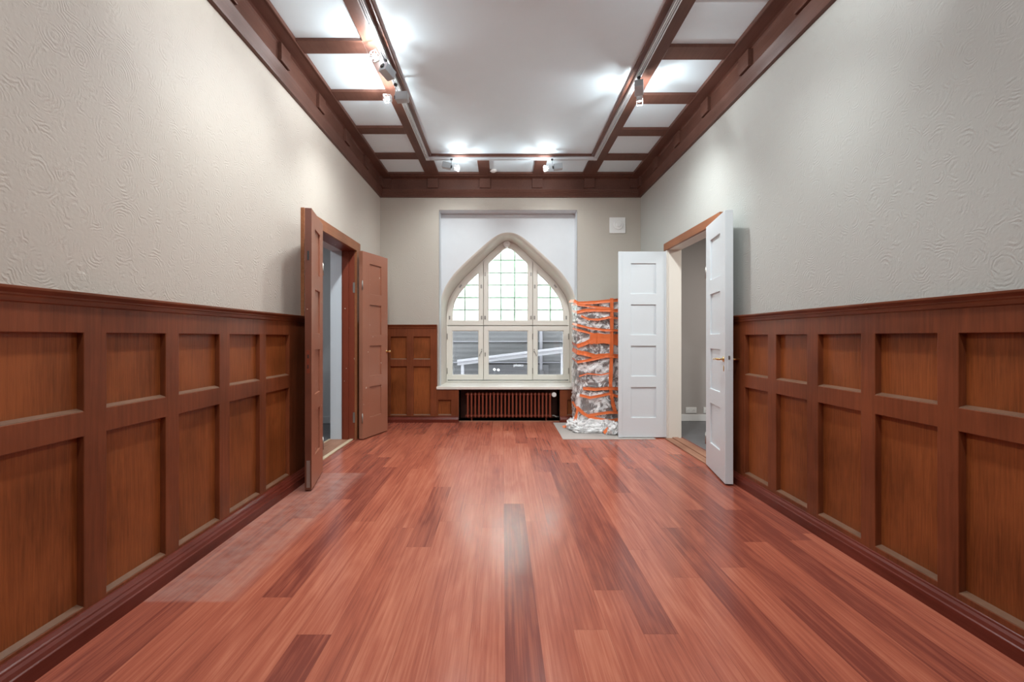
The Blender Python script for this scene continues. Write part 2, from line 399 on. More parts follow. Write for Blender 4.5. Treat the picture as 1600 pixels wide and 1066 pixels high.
bx('ceiling', (-2.01, 2.1, YF-.2, 6.745, ZC, ZC+.1), M['ceil'], **ST, label='pale grey painted ceiling above the wooden beam grid')
# recess behind radiator
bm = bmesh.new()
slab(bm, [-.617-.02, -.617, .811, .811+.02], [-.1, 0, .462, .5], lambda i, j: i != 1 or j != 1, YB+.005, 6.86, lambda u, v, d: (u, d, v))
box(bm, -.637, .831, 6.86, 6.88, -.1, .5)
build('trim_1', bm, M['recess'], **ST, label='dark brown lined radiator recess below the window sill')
# ------------------------------------------------------------------ wainscot
ZT, ZA, ZB_, ZC2, ZD = 1.325, 1.217, .902, .802, .118
def wainscot(name, us, holes, vs, F, face, panel, label, mats, cap=None, cap_u=None, base=None, base_u=None, base_h=.105):
    """us: cuts along wall, holes: set of u cell indexes that carry panels; F maps (u, z, d) with d = distance from plaster into the room"""
    root = empty(name, **ST, label=label)
    bm = bmesh.new()
    slab(bm, us, vs, lambda i, j: not (i in holes and j in (1, 3) if len(vs) > 4 else (i in holes and j == 1)), .0, face, F)
    build('frame', bm, mats[0], root, .003)
    for i in holes:
        for j in ((1, 3) if len(vs) > 4 else (1,)):
            bm = bmesh.new()
            slab(bm, [us[i]-.001, us[i+1]+.001], [vs[j]-.001, vs[j+1]+.001], lambda a, b_: True, .0, panel, F)
            build('panel', bm, M['pw'], root)
            # worn bevelled ledge at the foot of each panel
            bm = bmesh.new(); a0, a1, zz = us[i]+.001, us[i+1]-.001, vs[j]
            pr = [(panel-.001, zz-.001), (face-.002, zz-.001), (face-.003, zz+.003), (panel-.001, zz+.012)]
            A = [bm.verts.new(F(a0, z, d)) for d, z in pr]; B = [bm.verts.new(F(a1, z, d)) for d, z in pr]
            for k in range(4): bm.faces.new([A[k], A[(k+1) % 4], B[(k+1) % 4], B[k]])
            bm.faces.new(A); bm.faces.new(B[::-1]); build('ledge', bm, M['ledge'], root)
    def moulding(prof, u0, u1, nm, mat):
        bm = bmesh.new(); A = [bm.verts.new(F(u0, z, d)) for d, z in prof]; B = [bm.verts.new(F(u1, z, d)) for d, z in prof]
        n = len(prof)
        for k in range(n): bm.faces.new([A[k], A[(k+1) % n], B[(k+1) % n], B[k]])
        bm.faces.new(A); bm.faces.new(B[::-1])
        return build(nm, bm, mat, root, .0015)
    if cap is not None:
        f = face
        moulding([(0, ZT-.004), (f, ZT-.004), (f+.006, ZT), (f+.008, ZT+.018), (f+.012, ZT+.022), (f+.012, ZT+.028), (f+.020, ZT+.036), (f+.026, ZT+.042), (f+.026, ZT+.052), (0, ZT+.054)],
                 cap_u[0], cap_u[1], 'cap_rail', mats[1])
    if base is not None:
        b0 = base; f = face
        h = base_h
        moulding([(0, 0), (b0, 0), (b0, h*.52), (b0-.006, h*.56), (b0-.012, h*.70), (b0-.022, h*.78), (b0-.024, h*.84), (b0-.030, h*.88), (max(f, b0-.040), h*.98), (max(f-.002, b0-.046), h), (0, h)],
                 base_u[0], base_u[1], 'plinth', M['basew'])
    return root
LF = lambda u, v, d: (XL+d, u, v)
RF = lambda u, v, d: (XR-d, u, v)
BF = lambda u, v, d: (u, YB-d, v)
vs5 = [.0, ZD, ZC2, ZB_, ZA, ZT]
us = [YF, -1.77, -1.37, -1.27, -.93, -.83, -.49, -.39, -.05, .05, .40, .50, .85, .955, 1.295, 1.40, 1.844-.345, 1.844-.34+.34, 1.951, 2.293, 2.388, 2.729, 2.831, 3.182, 3.268, 3.62, 3.965]
# left wall stile / panel cuts, stepping back from the measured ones
def cuts(panels, start, end):
    out = [start]; holes = set()
    for a, b_ in panels: out += [a, b_]; holes.add(len(out)-2)
    return out+[end], holes
lp = [(1.951, 2.293), (2.388, 2.729), (2.831, 3.182), (3.268, 3.62)]
a = 1.844
while a > YF+.3: lp.insert(0, (a-.342, a)); a -= .442
us, hl = cuts(lp, YF, 3.965)
wainscot('trim_2', us, hl, vs5, LF, .061, .033, 'long wooden wall panelling left of the room, in front of the left doorway', [M['fw'], M['fwh']], 1, (YF, 3.965), .108, (YF, 3.965))
us, hl = cuts([(5.66, 6.0), (6.1, 6.40)], 5.54, YB-.056)
wainscot('trim_3', us, hl, vs5, LF, .061, .033, 'short wooden wall panelling in the left corner behind the open brown door', [M['fw'], M['fwh']], 1, (5.54, YB-.03), .108, (5.54, YB-.09))
rp = [(2.041-.0, 0)]; rp = [(2.041, 2.381), (2.476, 2.811), (2.914, 3.242), (3.342, 3.66)]
a = 1.945
while a > YF+.3: rp.insert(0, (a-.337, a)); a -= .433
us, hl = cuts(rp, YF, 4.095)
wainscot('trim_4', us, hl, vs5, RF, .039, .006, 'long wooden wall panelling on the right, in front of the white doors', [M['fw'], M['fwh']], 1, (YF, 4.095), .068, (YF, 4.095))
us, hl = cuts([(5.68, 6.0), (6.1, 6.40)], 5.56, YB-.056)
wainscot('trim_5', us, hl, vs5, RF, .039, .006, 'short wooden wall panelling in the right corner behind the white door', [M['fw'], M['fwh']], 1, (5.56, YB-.03), .068, (5.56, YB-.09))
zb = [.0, .10, .788, .888, 1.207, ZT]
us, hl = cuts([(-1.578, -1.348), (-1.253, -1.016)], XL+.061, -.9215)
wainscot('trim_6', us, hl, zb, BF, .055, .028, 'dark wooden panelling on the end wall left of the window', [M['fw'], M['fwh']], 1, (XL+.03, -.9215), .085, (XL+.108, -.617), .085)
us, hl = cuts([(1.25, 1.50), (1.6, 1.85)], 1.10, XR-.039)
wainscot('trim_7', us, hl, zb, BF, .055, .028, 'wooden panelling on the end wall behind the wrapped stove', [M['fw'], M['fwh']], 1, (1.10, XR-.02), .085, (.811, XR-.068), .085)
us, hl = cuts([(-.905, -.724)], -.9215, -.617)
wainscot('trim_8', us, hl, [.0, .10, .316, .455], BF, .05, .022, 'low wooden panel under the sill left of the radiator', [M['fw'], M['fwh']])
us, hl = cuts([(.915, 1.07)], .811, 1.10)
wainscot('trim_9', us, hl, [.0, .10, .316, .455], BF, .05, .022, 'low wooden panel under the sill right of the radiator', [M['fw'], M['fwh']])
# ------------------------------------------------------------------ cornice, frieze blocks, beams
prof = [(0, 3.183), (.030, 3.183), (.034, 3.196), (.030, 3.200), (.036, 3.214), (.031, 3.219), (.038, 3.234), (.033, 3.239), (.041, 3.256),
        (.036, 3.261), (.047, 3.286), (.047, 3.293), (.034, 3.297), (.034, 3.425), (.045, 3.434), (.062, 3.438), (.160, 3.438), (.165, 3.434), (.172, 3.436), (.172, ZC+.002), (0, ZC+.002)]
bm = bmesh.new(); loops = []
for d, z in prof:
    loops.append([bm.verts.new(p) for p in ((XL+d, YF+d, z), (XR-d, YF+d, z), (XR-d, YB-d, z), (XL+d, YB-d, z))])
for A, B in zip(loops, loops[1:]+loops[:1]):
    for k in range(4): bm.faces.new([A[k], A[(k+1) % 4], B[(k+1) % 4], B[k]])
corn = build('trim_10', bm, M['cw'], **ST, label='dark brown wooden cornice running round the top of the walls')
def block(f, u0, u1):
    bm = bmesh.new()
    pr = [(.030, 3.303), (.060, 3.303), (.064, 3.309), (.064, 3.436), (.030, 3.436)]
    A = [bm.verts.new(f(u0, z, d)) for d, z in pr]; B = [bm.verts.new(f(u1, z, d)) for d, z in pr]
    for k in range(5): bm.faces.new([A[k], A[(k+1) % 5], B[(k+1) % 5], B[k]])
    bm.faces.new(A); bm.faces.new(B[::-1])
    build('block', bm, M['cw'], corn, .002)
bxs = [-.98, -.2455, .493, 1.223]
for x in bxs: block(BF, x-.074, x+.074)
block(BF, XL+.06, XL+.165); block(BF, XR-.165, XR-.06)
ly = [5.73-.722*k for k in range(0, 11)]; ry = [5.76-.707*k for k in range(0, 11)]
for y in ly: block(LF, y-.074, y+.074)
for y in ry: block(RF, y-.074, y+.074)
block(LF, YB-.165, YB-.058); block(RF, YB-.165, YB-.058)
beams = empty('trim_11', **ST, label='grid of brown ceiling beams framing square white coffers round the room')
def beam(x0, x1, y0, y1, z=3.44): bx('beam', (x0, x1, y0, y1, z, ZC+.002), M['cw'], beams, .004)
IL0, IL1, IR0, IR1 = -1.06, -.875, 1.10, 1.288
beam(IL0, IL1, YF+.9, YB-.172); beam(IR0, IR1, YF+.9, YB-.172)
beam(IL1, IR0, 5.685, 5.835, 3.4402)
beam(XL+.172, XR-.172, YB-.235, YB-.165, 3.4403)
for y in ly: beam(XL+.168, IL0+.002, y-.08, y+.08, 3.4404)
for y in ry: beam(IR1-.002, XR-.168, y-.085, y+.085, 3.4404)
for x in bxs[1:3]: beam(x-.075, x+.075, 5.83, YB-.23, 3.4404)
# ------------------------------------------------------------------ doorways: linings, casings, side rooms
bm = bmesh.new()
t = .03
slab(bm, [DL0, DL0+t, DL1-t, DL1], [0, DLT-.025, DLT], lambda i, j: not (i == 1 and j == 0), -1.88, XL+.004, LFx := (lambda u, v, d: (d, u, v)))
lin = build('trim_12', bm, M['lining'], None, .003, **ST, label='dark red brown wooden lining of the left doorway')
bm = bmesh.new()
slab(bm, [DL0, DL0+t, DL1-t, DL1], [0, DLT-.025, DLT], lambda i, j: not (i == 1 and j == 0), -2.012, -1.881, LFx)
build('reveal', bm, plain('bluish_white_plaster', (.58, .64, .68), .6), lin)
# door stop bead inside lining, strike fittings
bx('stop_bead', (-1.86, -1.80, DL1-t-.014, DL1-t+.002, 0, DLT-.025), M['lining'], lin, .002)
for z in (.26, 1.78): bx('hinge_leaf', (XL-.012, XL+.012, DL1-t-.004, DL1-t+.002, z-.06, z+.06), M['steel'], lin, .001)
bm = bmesh.new()
slab(bm, [3.965, DL0+.02, DL1-.02, 5.54], [0, 2.212, 2.318], lambda i, j: not (i == 1 and j == 0), XL-.002, XL+.030, LFx)
build('trim_13', bm, M['casing'], None, .004, **ST, label='brown wooden casing around the left doorway')
bm = bmesh.new()
slab(bm, [DR0, DR0+t, DR1-t, DR1], [0, DRT-.03, DRT], lambda i, j: not (i == 1 and j == 0), XR-.004, 2.11, LFx)
build('trim_14', bm, M['cream'], None, .003, **ST, label='cream painted lining of the right doorway')
bx('trim_15', (XR-.03, XR+.002, 4.10, 5.53, 2.232, 2.318), M['casing'], None, .004, **ST, label='brown wooden head board above the right doorway')
for y0, y1 in ((4.10, DR0+.005), (DR1-.005, 5.53)):
    pass
bx('trim_16', (XR-.022, XR+.002, 4.10, DR0+.02, 0, 2.232), M['cream'], None, .003, **ST, label='cream vertical casing beside the half open white door nearest the viewer')
bx('trim_17', (XR-.022, XR+.002, DR1-.02, 5.54, 0, 2.232), M['cream'], None, .003, **ST, label='cream vertical casing behind the far white door')
# thresholds
bx('trim_18', (-2.02, XL-.02, DL0+t, DL1-t, -.05, .006), M['threshold'], None, .001, **ST, label='worn wooden threshold of the left doorway')
th = bx('trim_19', (XR-.05, 2.12, DR0+t, DR1-t, -.05, .012), M['threshold'], None, .003, **ST, label='reddish wooden threshold of the right doorway')
bx('ridge', (2.0, 2.07, DR0+t, DR1-t, .0, .022), M['threshold'], th, .003)
bx('trim_20', (-1.785, -1.745, DL0+t, DL1-t, .0, .011), M['strip'], None, .002, **ST, label='pale floor strip along the near edge of the left threshold')
bx('trim_21', (-2.03, -2.005, DL0+t, DL1-t, .0, .011), M['strip'], None, .002, **ST, label='pale floor strip along the far edge of the left threshold')
def side_room(side, x0, x1, y0, y1, mat, lab):
    bm = bmesh.new()
    # walls: far (y1), near (y0), outer; ceiling
    box(bm, x0, x1, y1, y1+.1, -.1, 2.9); box(bm, x0, x1, y0-.1, y0, -.1, 2.9)
    if side == 'left': box(bm, x0-.1, x0, y0-.1, y1+.1, -.1, 2.9)
    else: box(bm, x1, x1+.1, y0-.1, y1+.1, -.1, 2.9)
    o = build('wall_'+side+'_room', bm, mat, **ST, label='plain grey walls of the side room seen through the %s doorway' % side)
    bx('ceiling_'+side+'_room', (x0-.1, x1+.1, y0-.1, y1+.1, 2.9, 3.0), M['white'], **ST, label='ceiling of the side room beyond the %s doorway' % side)
    bx('floor_'+side+'_room', (x0-.1, x1+.1, y0-.1, y1+.1, -.1, -.002), M['sidefloor'], **ST, label='dark grey floor of the side room beyond the %s doorway' % side)
    bx('baseboard_'+side+'_room', (x0, x1, y1-.014, y1+.001, 0, .095), M['white'] if side == 'right' else M['sidewall'], None, .003, **ST, label='baseboard along the far wall of the %s side room' % side)
side_room('left', -4.3, -2.012, 2.6, 6.42, M['sidewall'], '')
side_room('right', 2.102, 4.6, 2.6, 6.60, M['sidewall_r'], '')
def socket(x, lab):
    r = empty('power_socket', (x, 6.60, .155), label=lab, category='socket')
    bx('socket_plate', (-.078, .078, -.012, 0, -.042, .042), M['wplastic'], r, .004)
    for s in (-.038, .038):
        bm = bmesh.new(); tube(bm, [(s, -.011, 0), (s, -.016, 0)], .026, 18); o = build('outlet', bm, M['wplastic'], r)
        bm = bmesh.new()
        for q in (-.009, .009): tube(bm, [(s+q, -.0155, 0), (s+q, -.0168, 0)], .003, 8)
        build('pin_hole', bm, M['black'], o)
socket(2.70, 'white double power socket just inside the right doorway')
socket(2.955, 'white double power socket partly hidden by the near white door')
# ------------------------------------------------------------------ door leaves
HZ = [(.247, .606), (.738, 1.096), (1.228, 1.586), (1.716, 2.074)]
def leaf(name, hinge, angle, wdt, thick, side, mat, label, z0=.012, z1=2.205, stile=.145):
    """u runs from the hinge (0) to the free edge; angle = direction of u in the floor plane; d grows to the viewer's side"""
    root = empty(name, (hinge[0], hinge[1], 0), angle, **ST, label=label)
    F = lambda u, v, d: (u, d*side, v)
    usx = [0, stile, wdt-stile, wdt]; vsx = [z0]
    for a, b_ in HZ: vsx += [a, b_]
    vsx.append(z1)
    bm = bmesh.new()
    slab(bm, usx, vsx, lambda i, j: not (i == 1 and j % 2 == 1), 0, thick, F)
    build('door_frame', bm, mat, root, .003)
    for a, b_ in HZ:
        bm = bmesh.new(); slab(bm, [stile-.002, wdt-stile+.002], [a-.002, b_+.002], lambda i, j: True, .014, thick-.014, F)
        build('door_panel', bm, mat, root)
    return root
def hinges(root, mat, d):
    for z in (.25, 1.8):
        bm = bmesh.new(); tube(bm, [(-.004, d, z-.05), (-.004, d, z+.05)], .007, 10); tube(bm, [(-.004, d, z+.05), (-.004, d, z+.062)], [.007, .003], 10)
        build('hinge', bm, mat, root, smooth=True)
# left near leaf: hinge (-1.60, 4.10) free end towards the viewer
a = math.atan2(3.585-4.10, -1.484+1.597)
d1 = leaf('door_1', (-1.597, 4.10), a, .527, .05, -1, M['doorbrown'], 'brown four panel door leaf nearest the viewer, left doorway, seen nearly edge-on with worn lock edge')
bx('closing_edge', (.5262, .5275, -.0485, -.0015, .014, 2.203), M['dooredge'], d1, 0, label='bare darker lock edge with chipped paint')
bx('lock_plate', (.5265, .529, -.038, -.012, .03, .24), M['steel'], d1, .001, label='bare worn steel bolt plate')
bx('keyhole_plate', (.5265, .5290, -.036, -.014, .92, 1.10), M['lining'], d1, .001)
bx('latch_hole', (.528, .530, -.030, -.020, 1.035, 1.065), M['black'], d1, 0)
bx('latch_hole', (.528, .530, -.030, -.022, .955, .985), M['black'], d1, 0)
bx('latch_hole', (.5265, .530, -.032, -.018, 1.80, 1.87), M['black'], d1, 0)
hinges(d1, M['steel'], .0)
# left far leaf
a = math.atan2(5.875-5.36, -1.463+1.625)
d2 = leaf('door_2', (-1.625, 5.36), a, .54, .05, 1, M['doorbrown'], 'brown four panel door leaf folded back beside the end wall, left doorway')
hinges(d2, M['steel'], .0)
def knob(root, u, z, d, s, mat):
    bm = bmesh.new()
    tube(bm, [(u, d, z), (u, d+s*.008, z)], .018, 16); tube(bm, [(u, d+s*.008, z), (u, d+s*.035, z)], .007, 12); sphere(bm, (u, d+s*.045, z), .016)
    build('door_knob', bm, mat, root, smooth=True)
knob(d2, .515, 1.02, 0, -1, M['brass']); knob(d2, .515, 1.02, .05, 1, M['brass'])
# right far leaf, at right angles to its wall
d3 = leaf('door_3', (1.965, 5.46), PI, .585, .042, -1, M['doorwhite'], 'white four panel door leaf standing square to the right wall, facing the viewer', z0=.012, z1=2.215)
# the face seen by the viewer is y = 5.46
bx('closing_strip', (.548, .592, -.002, .010, .012, 2.215), M['doorwhite'], d3, .002)
hinges(d3, M['steel'], 0)
# right near leaf
a = math.atan2(3.725-4.31, 1.80-1.904)
d4 = leaf('door_4', (1.904, 4.31), a, .594, .062, 1, M['doorwhite'], 'white four panel door leaf nearest the viewer, right doorway, with brass lever handle', z0=.012, z1=2.228)
def lever(root, u, z, d, s):
    bm = bmesh.new()
    tube(bm, [(u, d, z), (u, d+s*.006, z)], .022, 18)
    tube(bm, [(u, d, z), (u, d+s*.045, z)], .008, 12)
    tube(bm, [(u, d+s*.045, z), (u-.03, d+s*.050, z+.001), (u-.075, d+s*.048, z-.002), (u-.115, d+s*.046, z-.004)], [.009, .008, .007, .008], 12)
    o = build('door_handle', bm, M['brass'], root, smooth=True, label='brass lever handle')
    bm = bmesh.new(); tube(bm, [(u-.115, d+s*.046, z-.004), (u-.128, d+s*.046, z-.004)], [.0095, .007], 12); build('handle_tip', bm, M['wplastic'], o, smooth=True)
    bm = bmesh.new(); sphere(bm, (u, d, z-.075), .014, 1, .25, 1.9); o = build('keyhole_cover', bm, M['brass'], root, smooth=True)
lever(d4, .555, 1.02, 0, -1); lever(d4, .555, 1.02, .062, 1)
bx('latch', (.593, .600, .024, .038, 1.02, 1.05), M['steel'], d4, .002)
bx('lock_plate', (.593, .596, .020, .042, .93, 1.09), M['doorwhite'], d4, .001)
hinges(d4, M['steel'], 0)
# ------------------------------------------------------------------ arched window
CX = .085
def arch(pts, n):
    """resample a half curve [(hw, z) ...] from foot to apex, smooth, n points"""
    P = [Vector((p[0], p[1])) for p in pts]; out = []
    def cr(p0, p1, p2, p3, t):
        return .5*((2*p1)+(-p0+p2)*t+(2*p0-5*p1+4*p2-p3)*t*t+(-p0+3*p1-3*p2+p3)*t**3)
    dense = []
    for i in range(len(P)-1):
        p0 = P[i-1] if i else P[0]; p3 = P[i+2] if i+2 < len(P) else Vector((-P[i][0], P[i][1]))
        for k in range(12): dense.append(cr(p0, P[i], P[i+1], p3, k/12))
    dense.append(P[-1]); L = [0]
    for a_, b_ in zip(dense, dense[1:]): L.append(L[-1]+(b_-a_).length)
    for k in range(n):
        s = L[-1]*k/(n-1); j = max(i for i in range(len(L)) if L[i] <= s+1e-9); j = min(j, len(L)-2)
        t = (s-L[j])/max(1e-9, L[j+1]-L[j]); out.append(dense[j].lerp(dense[j+1], t))
    return out
outerA = arch([(.985, 1.45), (.98, 1.75), (.955, 1.86), (.885, 2.0), (.753, 2.175), (.516, 2.404), (.31, 2.587), (.183, 2.681), (.09, 2.722), (0, 2.734)], 40)
innerA = arch([(.95, 1.40), (.945, 1.6), (.888, 1.825), (.70, 2.085), (.39, 2.385), (.20, 2.565), (.10, 2.645), (0, 2.672)], 40)
outerA = [Vector((.985, .5))]+outerA; innerA = [Vector((.95, .5))]+innerA
def full(c): # left foot -> apex -> right foot
    return [(CX-p.x, p.y) for p in c]+[(CX+p.x, p.y) for p in reversed(c[:-1])]
win = empty('window_1', (0, 0, 0), **ST, label='large pointed arch window with cream frames, frosted lattice panes above and clear panes below')
bm = bmesh.new()
prm = [(0, 0), (.02, .16), (.07, .33), (.16, .50), (.32, .68), (.6, .86), (1, 1)]
O, I = full(outerA), full(innerA)
rows = []
for fy, fl in prm:
    rows.append([bm.verts.new((o[0]+(i[0]-o[0])*fl, 6.745+.37*fy, o[1]+(i[1]-o[1])*fl)) for o, i in zip(O, I)])
for A, B in zip(rows, rows[1:]):
    for k in range(len(A)-1): bm.faces.new([A[k], A[k+1], B[k+1], B[k]])
build('arch_reveal', bm, plain('cream_plaster', (.70, .66, .59), .6, bump=.1, bscale=60, var=.02), win, smooth=True)
bm = bmesh.new()
n0 = len(O)//2
for s in (0, 1):
    seq = O[1:n0+1] if s == 0 else list(reversed(O[n0:-1]))
    xe = NX0-.005 if s == 0 else NX1+.005
    vsx = [bm.verts.new((x, 6.745, z)) for x, z in seq]
    top = bm.verts.new((CX, 6.745, 3.02)); cor = bm.verts.new((xe, 6.745, 3.02)); low = bm.verts.new((xe, 6.745, seq[0][1]))
    bm.faces.new([low]+vsx+[top, cor])
# niche soffit + sides skins slightly inside the wall opening
for s in (NX0+.004, NX1-.004):
    vv = [bm.verts.new(p) for p in ((s, YB+.001, .47), (s, YB+.001, 3.006), (s, 6.75, 3.006), (s, 6.75, .47))]; bm.faces.new(vv)
vv = [bm.verts.new(p) for p in ((NX0+.004, YB+.001, 3.006), (NX1-.004, YB+.001, 3.006), (NX1-.004, 6.75, 3.006), (NX0+.004, 6.75, 3.006))]; bm.faces.new(vv)
build('niche_panel', bm, M['niche'], win)
YW = 7.10
def inset(poly, t):
    n = len(poly); out = []
    area = sum(poly[i][0]*poly[(i+1) % n][1]-poly[(i+1) % n][0]*poly[i][1] for i in range(n))
    sg = 1 if area > 0 else -1
    for i in range(n):
        p0, p1, p2 = Vector(poly[i-1]), Vector(poly[i]), Vector(poly[(i+1) % n])
        d1_ = (p1-p0).normalized(); d2_ = (p2-p1).normalized()
        n1 = Vector((-d1_.y, d1_.x))*sg; n2 = Vector((-d2_.y, d2_.x))*sg
        bis = n1+n2
        den = 1+n1.dot(n2)
        if den < .05: out.append(p1+n1*t)
        else: out.append(p1+bis*(t/den))
    return [(p.x, p.y) for p in out]
def ring(bm, A, B, y0, y1):
    n = len(A); L = []
    for P, y in ((A, y0), (B, y0), (B, y1), (A, y1)): L.append([bm.verts.new((p[0], y, p[1])) for p in P])
    for a_, b_ in zip(L, L[1:]+L[:1]):
        for k in range(n): bm.faces.new([a_[k], a_[(k+1) % n], b_[(k+1) % n], b_[k]])
def plate(bm, P, y0, y1):
    A = [bm.verts.new((p[0], y0, p[1])) for p in P]; B = [bm.verts.new((p[0], y1, p[1])) for p in P]; n = len(P)
    bm.faces.new(A); bm.faces.new(B[::-1])
    for k in range(n): bm.faces.new([A[k], A[(k+1) % n], B[(k+1) % n], B[k]])
ZS0, ZTR, ZSILL = .544, 1.3775, .505
archpts = full(innerA)                      # x, z
body = [(archpts[0][0], ZSILL)]+archpts[1:-1]+[(archpts[-1][0], ZSILL)]
fr_in = inset(body, .02)
bm = bmesh.new(); big = [(x+(.05 if x > CX else -.05), z+(.05 if z > 1.3 else -.0)) for x, z in body]
ring(bm, big, fr_in, YW+.012, YW+.22)
# fixed posts and transom behind the sashes
box(bm, -.332, -.252, YW+.045, YW+.09, ZS0, 2.40); box(bm, .426, .506, YW+.045, YW+.09, ZS0, 2.40)
box(bm, CX-.93, CX+.93, YW+.045, YW+.09, ZTR-.035, ZTR+.035)
build('window_frame', bm, M['cream'], win, .003)
bm = bmesh.new(); A = inset(body, -.004); ring(bm, inset(body, .004), inset(body, .022), YW-.006, YW+.03)
build('casing_bead', bm, M['cream'], win)
MX0, MX1 = -.292, .466
def clip_arch(x0, x1, t):
    """polygon of the arched opening (inset t) above the transom between x0 and x1"""
    P = inset(body, t); lo_ = x0+.10 if x0 > P[0][0]+.01 else -9; hi_ = x1-.10 if x1 < P[-1][0]-.01 else 9
    top = [(x, z) for x, z in P if z > ZTR+.12 and lo_ < x < hi_]
    def zat(x):
        for (xa, za), (xb, zb_) in zip(P, P[1:]):
            if xa <= x <= xb and xb-xa > 1e-9: return za+(zb_-za)*(x-xa)/(xb-xa)
        return None
    out = []
    if x0 > P[0][0]+.01 and zat(x0): out += [(x0, ZTR+.006), (x0, zat(x0))]
    else: out += [(P[0][0], ZTR+.006)]
    out += [p for p in top if (not out or abs(p[0]-out[-1][0])+abs(p[1]-out[-1][1]) > .02)]
    if x1 < P[-1][0]-.01 and zat(x1):
        out += [(x1, zat(x1)), (x1, ZTR+.006)]
    else: out += [(P[-1][0], ZTR+.006)]
    return out
def rect(x0, x1, z0, z1): return [(x0, z0), (x0, z1), (x1, z1), (x1, z0)]
E0, E1 = CX-.93, CX+.93
specs = [('upper', clip_arch(E0-.1, MX0-.003, .021), 'left'), ('upper', clip_arch(MX0+.003, MX1-.003, .021), 'centre'), ('upper', clip_arch(MX1+.003, E1+.1, .021), 'right'),
         ('lower', rect(E0, MX0-.003, ZS0, ZTR-.006), 'left'), ('lower', rect(MX0+.003, MX1-.003, ZS0, ZTR-.006), 'centre'), ('lower', rect(MX1+.003, E1, ZS0, ZTR-.006), 'right')]
def bar_hinge(parent, x, z, rot=0, l=.045):
    bm = bmesh.new(); ca, sa = math.cos(rot), math.sin(rot)
    tube(bm, [(x-sa*l, YW-.008, z-ca*l), (x+sa*l, YW-.008, z+ca*l)], .0065, 8)
    build('hinge', bm, M['steel'], parent)
def plate_fit(parent, x, z, rot=0):
    bm = bmesh.new(); ca, sa = math.cos(rot), math.sin(rot)
    for (a_, b_) in ((0, 0),):
        P = [(-.012, -.028), (-.012, .028), (.012, .028), (.012, -.028)]
        plate(bm, [(x+p[0]*ca+p[1]*sa, z-p[0]*sa+p[1]*ca) for p in P], YW-.004, YW+.002)
    build('latch_plate', bm, M['steel'], parent)
for row, P, side in specs:
    bm = bmesh.new()
    Q = inset(P, .068 if row == 'upper' else .070)
    ring(bm, P, Q, YW, YW+.045)
    Q2 = inset(P, .078); ring(bm, inset(P, .066), Q2, YW+.012, YW+.036)
    s = build('sash', bm, M['cream'], win, .0035)
    bm = bmesh.new(); plate(bm, inset(P, .072), YW+.022, YW+.026); build('pane', bm, M['glass'], s)
    # outer sash: frosted lattice above, clear below
    Y2 = YW+.20
    if row == 'upper':
        G = inset(P, .03)
        bm = bmesh.new(); plate(bm, G, Y2+.004, Y2+.008); o2 = build('frosted_pane', bm, M['frosted'], s)
        xs = {'left': [-.593], 'centre': [-.023, .193], 'right': [.757]}[side]
        zs = [2.417, 2.216, 2.024, 1.826, 1.632]
        bm = bmesh.new(); ring(bm, inset(P, -.004), inset(P, .045), Y2-.02, Y2+.03)
        xa, xb = min(p[0] for p in G), max(p[0] for p in G); za, zb2 = min(p[1] for p in G), max(p[1] for p in G)
        def span_x(z):
            r = []
            for i in range(len(G)):
                (x1_, z1_), (x2_, z2_) = G[i], G[(i+1) % len(G)]
                if (z1_-z)*(z2_-z) < 0: r.append(x1_+(x2_-x1_)*(z-z1_)/(z2_-z1_))
            return (min(r), max(r)) if len(r) >= 2 else None
        def span_z(x):
            r = []
            for i in range(len(G)):
                (x1_, z1_), (x2_, z2_) = G[i], G[(i+1) % len(G)]
                if (x1_-x)*(x2_-x) < 0: r.append(z1_+(z2_-z1_)*(x-x1_)/(x2_-x1_))
            return (min(r), max(r)) if len(r) >= 2 else None
        for z in zs:
            sp = span_x(z)
            if sp: box(bm, sp[0], sp[1], Y2-.012, Y2+.0035, z-.012, z+.012)
        for x in xs:
            sp = span_z(x)
            if sp: box(bm, x-.012, x+.012, Y2-.0115, Y2+.003, sp[0], sp[1])
        build('lattice', bm, M['lattice'], s, label='pale green glazing bars')
    else:
        bm = bmesh.new(); ring(bm, inset(P, -.004), inset(P, .058), Y2-.02, Y2+.03); build('outer_frame', bm, M['white'], s, .002)
        bm = bmesh.new(); plate(bm, inset(P, .055), Y2+.004, Y2+.008); build('outer_pane', bm, M['glass'], s)
    xa, xb = min(p[0] for p in P), max(p[0] for p in P)
    if row == 'lower':
        hx = {'left': xa-.004, 'centre': xb+.003, 'right': xb+.004}[side]
        for z in (.68, 1.21): bar_hinge(s, hx, z)
        if side != 'centre':
            hx = xb-.025 if side == 'left' else xa+.020
            sg = -1 if side == 'left' else 1
            bm = bmesh.new()
            tube(bm, [(hx, YW, .98), (hx, YW-.018, .98)], .009, 10); tube(bm, [(hx, YW-.018, .985), (hx+sg*.022, YW-.026, .945), (hx+sg*.035, YW-.028, .91)], [.007, .005, .006], 8)
            sphere(bm, (hx, YW-.006, 1.01), .008)
            build('sash_handle', bm, M['steel'], s, smooth=True)
        else:
            bm = bmesh.new(); box(bm, xa+.018, xa+.032, YW-.014, YW, .905, .965); build('sash_handle', bm, M['steel'], s, .003)
    else:
        if side == 'centre':
            for x in (xa+.022, xb-.022):
                plate_fit(s, x, 1.50); plate_fit(s, x, 2.17)
        elif side == 'left':
            plate_fit(s, xb-.025, 1.50); plate_fit(s, xb-.03, 1.98); plate_fit(s, xa+.03, 1.50); plate_fit(s, xa+.20, 1.985, .65)
        else:
            plate_fit(s, xa+.025, 1.50); plate_fit(s, xa+.03, 1.98); plate_fit(s, xb-.03, 1.50); plate_fit(s, xb-.20, 1.985, -.65)
